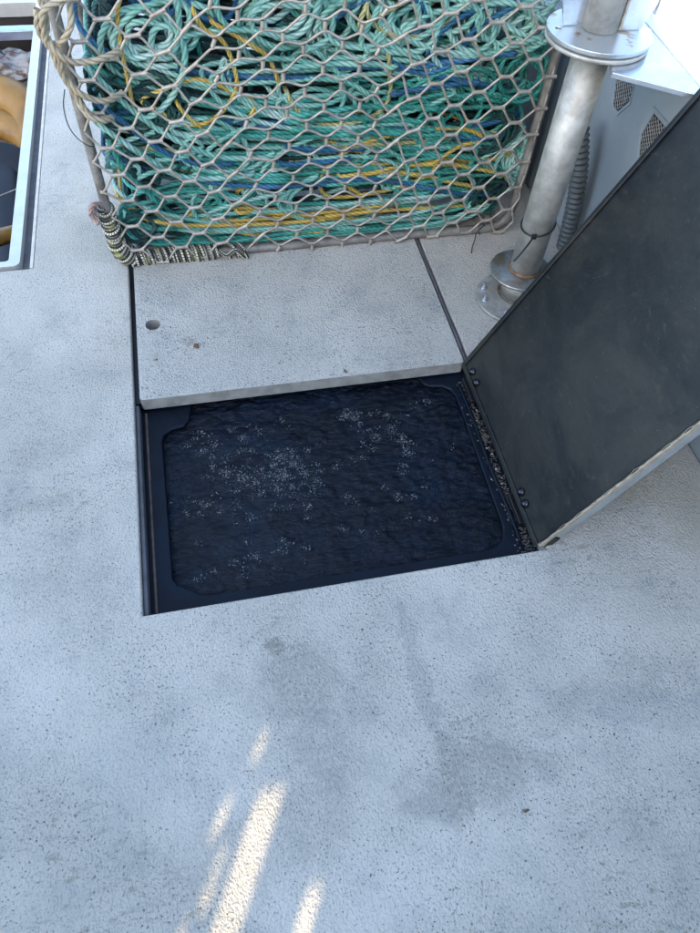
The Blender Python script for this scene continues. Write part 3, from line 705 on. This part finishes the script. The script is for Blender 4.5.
# cable tie
tie = empty('cable_tie', 'black cable tie round the steel post with its tail sticking out', 'cable tie')
C = [(PX + .0418 * math.cos(a), PY + .0418 * math.sin(a), .222 + .012 * math.cos(a - .5)) for a in np.linspace(0, 2 * math.pi, 40)]
sweep('band', [resample(np.array(C), .004)], .0024, M_black, tie, sides=8, lobes=0)
a = math.radians(238); hx, hy = PX + .046 * math.cos(a), PY + .046 * math.sin(a)
box('head', (hx - .006, hy - .005, .208), (hx + .006, hy + .004, .220), M_black, tie, .0015)
sweep('tail', [spline([(hx, hy, .214), (hx - .02, hy - .018, .205), (hx - .040, hy - .030, .188), (hx - .055, hy - .034, .170)], .005)], .0024, M_black, tie, sides=6, lobes=0)
# corrugated hose
C = spline([(1.048, 1.57, 0.0), (1.040, 1.57, .08), (1.030, 1.57, .16), (1.014, 1.58, .26), (.99, 1.60, .36)], .0016)
tap = 1 + .13 * np.sin(np.arange(len(C)) * .0016 * 2 * np.pi / .016)
o = sweep('corrugated_hose', [C], .021, simple_mat('hose_grey', (.085, .095, .09), .5), sides=20, lobes=0, taper=tap)
tag(o, 'dark grey corrugated hose standing behind the steel post', 'hose')

# ------------------------------------------------------------------ bulwark with grilles, and the work table
bw = empty('bulwark', 'smooth grey moulded bulwark with slanted vent grilles right of the post', 'bulwark')
bm = bmesh.new(); add_box(bm, (1.072, -2.95, -.6), (1.20, 5.2, .56)); bm_obj('inner_wall', bm, M_grp, bw, bevel=.02, seg=4)
bm = bmesh.new(); add_box(bm, (1.04, 1.86, .001), (1.071, 3.5, .5)); add_box(bm, (.93, 1.90, .001), (1.045, 3.5, .5)); bm_obj('locker', bm, simple_mat('shaded_moulding', (.17, .195, .205), .45, 0, .15, 6), bw, bevel=.012)  # moulding grey darkened to paint in the shade left of the post
def hexa(cy, cz, h, w, s=1): return [(cy - w * .55 * s, cz - h * .15), (cy - w * .30 * s, cz + h * .5), (cy + w * .45 * s, cz + h * .5), (cy + w * .55 * s, cz + h * .12), (cy + w * .12 * s, cz - h * .5), (cy - w * .2 * s, cz - h * .5)]
def grille(cy, cz, h, w):
    g = bmesh.new(); P = hexa(cy, cz, h, w); X = 1.0705
    outer = [((p[0] - cy) * 1.16 + cy, (p[1] - cz) * 1.16 + cz) for p in P]
    a = [g.verts.new((X, *p)) for p in P]; b = [g.verts.new((X - .002, *p)) for p in outer]; c = [g.verts.new((X + .003, *p)) for p in outer]
    for i in range(6):
        g.faces.new((a[i], a[(i + 1) % 6], b[(i + 1) % 6], b[i])); g.faces.new((b[i], b[(i + 1) % 6], c[(i + 1) % 6], c[i]))
    fr = bm_obj('vent_grille', g, M_grp, bw)
    g = bmesh.new(); a = [g.verts.new((X + .0006, *p)) for p in P]; g.faces.new(a); bm_obj('backing', g, M_tank, fr)
    def inside(y, z):
        s = []
        for i in range(6):
            (y0, z0), (y1, z1) = P[i], P[(i + 1) % 6]; s.append((y1 - y0) * (z - z0) - (z1 - z0) * (y - y0))
        return all(v <= 0 for v in s) or all(v >= 0 for v in s)
    for sgn in (1, -1):
        cur = []
        for k in range(-16, 17):
            pts = []
            for q in np.linspace(-.12, .12, 61):
                y = cy + q * .8 + k * .0085 * .6; z = cz + sgn * q * .6 - sgn * k * .0085 * .8
                if inside(y, z): pts.append((X - .0006 * sgn, y, z))
            if len(pts) > 2: cur.append(np.array([pts[0], pts[len(pts) // 2], pts[-1]]))
        sweep('grille_bars', cur, .0013, M_grille, fr, sides=6, lobes=0)['kind'] = 'stuff'
grille(1.385, .395, .155, .125); grille(1.60, .462, .12, .09)
tbl = empty('work_table', 'metal table plate coloured white as sunlit, fixed to the post above the bulwark', 'table')
bm = bmesh.new(); TP = [(.968, 1.160), (1.55, .68), (1.75, 2.1), (1.12, 2.1), (.985, 1.47)]
bm_holes = []
plate(bm, TP, bm_holes, ZF - .030, ZF - .0175); bm_obj('table_plate', bm, M_white, tbl, bevel=.0015)  # white colour on the metal plate stands in for sun glare
bm = bmesh.new(); add_box(bm, (1.02, 1.50, ZF - .019), (1.7, 1.52, ZF + .02)); bm_obj('raised_lip', bm, M_plate, tbl, bevel=.003)
bm = bmesh.new(); plate(bm, [(PX - .02, 1.272), (.967, 1.161), (.984, 1.47), (.90, 1.49)], [], ZF - .030, ZF - .0190); bm_obj('bracket', bm, M_plate, tbl, bevel=.0015)
sweep('rod', [np.array([(1.06, 1.36, ZF + .0), (1.3, 1.33, ZF + .0), (1.7, 1.28, ZF + .0)])], .012, M_plate, tbl, sides=16, lobes=0)
box('table_leg', (1.30, 1.2, .57), (1.40, 1.3, ZF - .031), M_ss, tbl, .002)

# ------------------------------------------------------------------ side hatch at the upper left
sh = empty('side_hatch', 'open stowage hatch with an aluminium frame at the left edge', 'hatch')
X2 = -.47
bm = bmesh.new(); plate(bm, [(-1.49, 1.688), (X2 - .002, 1.688), (X2 - .002, 3.39), (-1.49, 3.39)], [[(-1.44, 1.722), (X2 - .048, 1.722), (X2 - .048, 3.36), (-1.44, 3.36)]], -.055, -.022); bm_obj('channel', bm, M_rubber, sh, bevel=.002)
bm = bmesh.new(); plate(bm, rrect(-1.46, 1.700, X2 - .036, 3.38, .018), [rrect(-1.42, 1.722, X2 - .066, 3.355, .010)], -.05, .002); bm_obj('frame', bm, simple_mat('frame_alu', (.66, .64, .59), .42, .55, .1, 20), sh, bevel=.004)
box('cream_edge', (X2 - .0105, 1.690, -.03), (X2 - .001, 3.38, -.0015), M_cream, sh, .002)
box('cross_bar', (-1.42, 3.10, -.03), (X2 - .066, 3.15, .004), simple_mat('cross_alu', (.45, .5, .6), .3, .8), sh, .003)
bm = bmesh.new(); add_box(bm, (-1.47, 1.70, -.50), (X2 - .04, 3.38, -.49)); add_box(bm, (X2 - .062, 1.70, -.489), (X2 - .05, 3.38, -.056)); add_box(bm, (-1.47, 3.36, -.489), (X2 - .063, 3.37, -.056)); add_box(bm, (-1.47, 1.70, -.489), (X2 - .063, 1.712, -.056))
bm_obj('bin', bm, simple_mat('bin_brown', (.035, .028, .022), .6, 0, .5, 8), sh)
# contents
t = NT('oilskin', .45); t.set('Base Color', t.mix(t.ramp(t.noise(7, 4), .4, .7), (.30, .16, .035), (.15, .075, .02))); t.bump(t.noise(18, 4), .5, .01)
oil = empty('oilskin', 'folded orange-brown oilskin heaped inside the stowage hatch', 'oilskin')
for i, (cy, cz, r) in enumerate(((2.88, -.14, .075), (2.76, -.19, .055), (2.66, -.25, .05))):
    C = spline([(-1.0, cy + .02, cz - .06), (-.85, cy + .04, cz), (-.72, cy + .03, cz + .01), (-.60, cy - .05, cz - .02), (-.565, cy - .18, cz - .08)], .012)
    sweep('fold', [C], r, t.m, oil, sides=20, lobes=0)
for i, (xa, ya_, xb, yb_, z) in enumerate(((-.80, 1.86, -.54, 2.12, -.16), (-.85, 1.72, -.545, 1.95, -.20))):
    sweep('strap', [spline([(xa, ya_, z), ((xa + xb) / 2, (ya_ + yb_) / 2, z + .03), (xb, yb_, z - .02)], .01)], .026, t.m, oil, sides=12, lobes=0)
boot = empty('rubber_boot', 'black rubber boot with a ribbed cuff inside the stowage hatch', 'boot')
n = 26; bm = bmesh.new(); prof = [(.02, 0), (.118, 0)]
for k in range(12): prof += [(.120, .004 + k * .008), (.115, .008 + k * .008)]
lathe(bm, prof, (0, 0, 0), 60, Matrix.Translation((-.67, 2.50, -.26)) @ Matrix.Rotation(math.radians(35), 4, 'X')); bm_obj('cuff', bm, M_black, boot, True)
sweep('leg', [spline([(-.67, 2.50, -.25), (-.66, 2.36, -.27), (-.64, 2.20, -.31), (-.62, 2.05, -.35)], .015)], .095, M_black, boot, sides=28, lobes=0)
bm = bmesh.new(); bmesh.ops.create_icosphere(bm, subdivisions=5, radius=1)
for v in bm.verts:
    k = 1 + .35 * noise.fractal(v.co * 3.5, .9, 2, 5) + .15 * abs(noise.noise(v.co * 9)); v.co = Vector((v.co.x * .22 * k - .72, v.co.y * .12 * k + 3.02, v.co.z * .07 * k - .12))
t = NT('crumpled_bag', .25); t.set('Base Color', t.mix(t.ramp(t.noise(24, 5), .4, .62), (.28, .26, .23), (.09, .05, .035))); t.bump(t.noise(40, 5), .7, .01)
tag(bm_obj('crumpled_bag', bm, t.m, None, True), 'crumpled greyish plastic bag at the far end of the stowage hatch', 'bag')
sweep_o = sweep('cord', [spline([(-.90, 1.93, -.06), (-.72, 2.05, -.055), (-.56, 2.16, -.06)], .01)], .002, M_ss, sides=6, lobes=0); tag(sweep_o, 'thin pale cord stretched across the stowage hatch', 'cord')

# ------------------------------------------------------------------ unseen wall added behind the camera, slotted to shape shade and sun patches
swall = empty('shade_wall', 'added white wall behind the camera, unseen, slotted to shape the sunlight', 'shade_wall')
YW = -3.0; KX = math.tan(SUN_AZ); KZ = math.tan(SUN_EL) / math.cos(SUN_AZ)
def cast(x, y, z=0): return (x + (YW - y) * KX, z + (YW - y) * KZ)
holes = []
def slot(pa, pb, w):       # gap whose light lands on the deck between pa and pb
    a, b = cast(*pa), cast(*pb)
    holes.append([(a[0] - w / 2, a[1]), (a[0] + w / 2, a[1]), (b[0] + w / 2, b[1]), (b[0] - w / 2, b[1])])
slot((-.012, .266), (-.150, .005), .056)
slot((-.079, .266), (-.122, .200), .032)
slot((-.060, .256), (-.124, .150), .034)
slot((-.124, .150), (-.150, .100), .028)
slot((-.162, .108), (-.225, .00), .030)
slot((-.010, .362), (-.042, .306), .024)
slot((.036, .112), (-.020, .01), .036)
tq = [cast(.99, 1.20, ZF - .018), cast(1.5, .95, ZF - .018), cast(1.65, 1.9, ZF - .018), cast(1.13, 1.9, ZF - .018), cast(1.0, 1.42, ZF - .018)]  # opening cut in the added wall so sun reaches the table
holes.append([tuple(q) for q in tq])
bm = bmesh.new(); plate(bm, [(-4.6, .001), (2.6, .001), (2.6, 3.38), (-4.6, 3.38)], holes, 0, .02)
for v in bm.verts: v.co = Vector((v.co.x, YW - v.co.z, v.co.y))
bm_obj('slotted_wall', bm, M_white, swall)
box('shade_side', (-4.6, -4.8, 0), (-4.55, YW - .002, 3.38), M_white, swall); box('shade_side', (2.55, -4.8, 0), (2.6, YW - .002, 3.38), M_white, swall)
bm = bmesh.new(); add_box(bm, (-2.66, -2.95, -1.3), (-2.605, 5.2, .5)); tag(bm_obj('port_bulwark', bm, M_white), 'far left bulwark of the boat, out of the frame', 'bulwark')
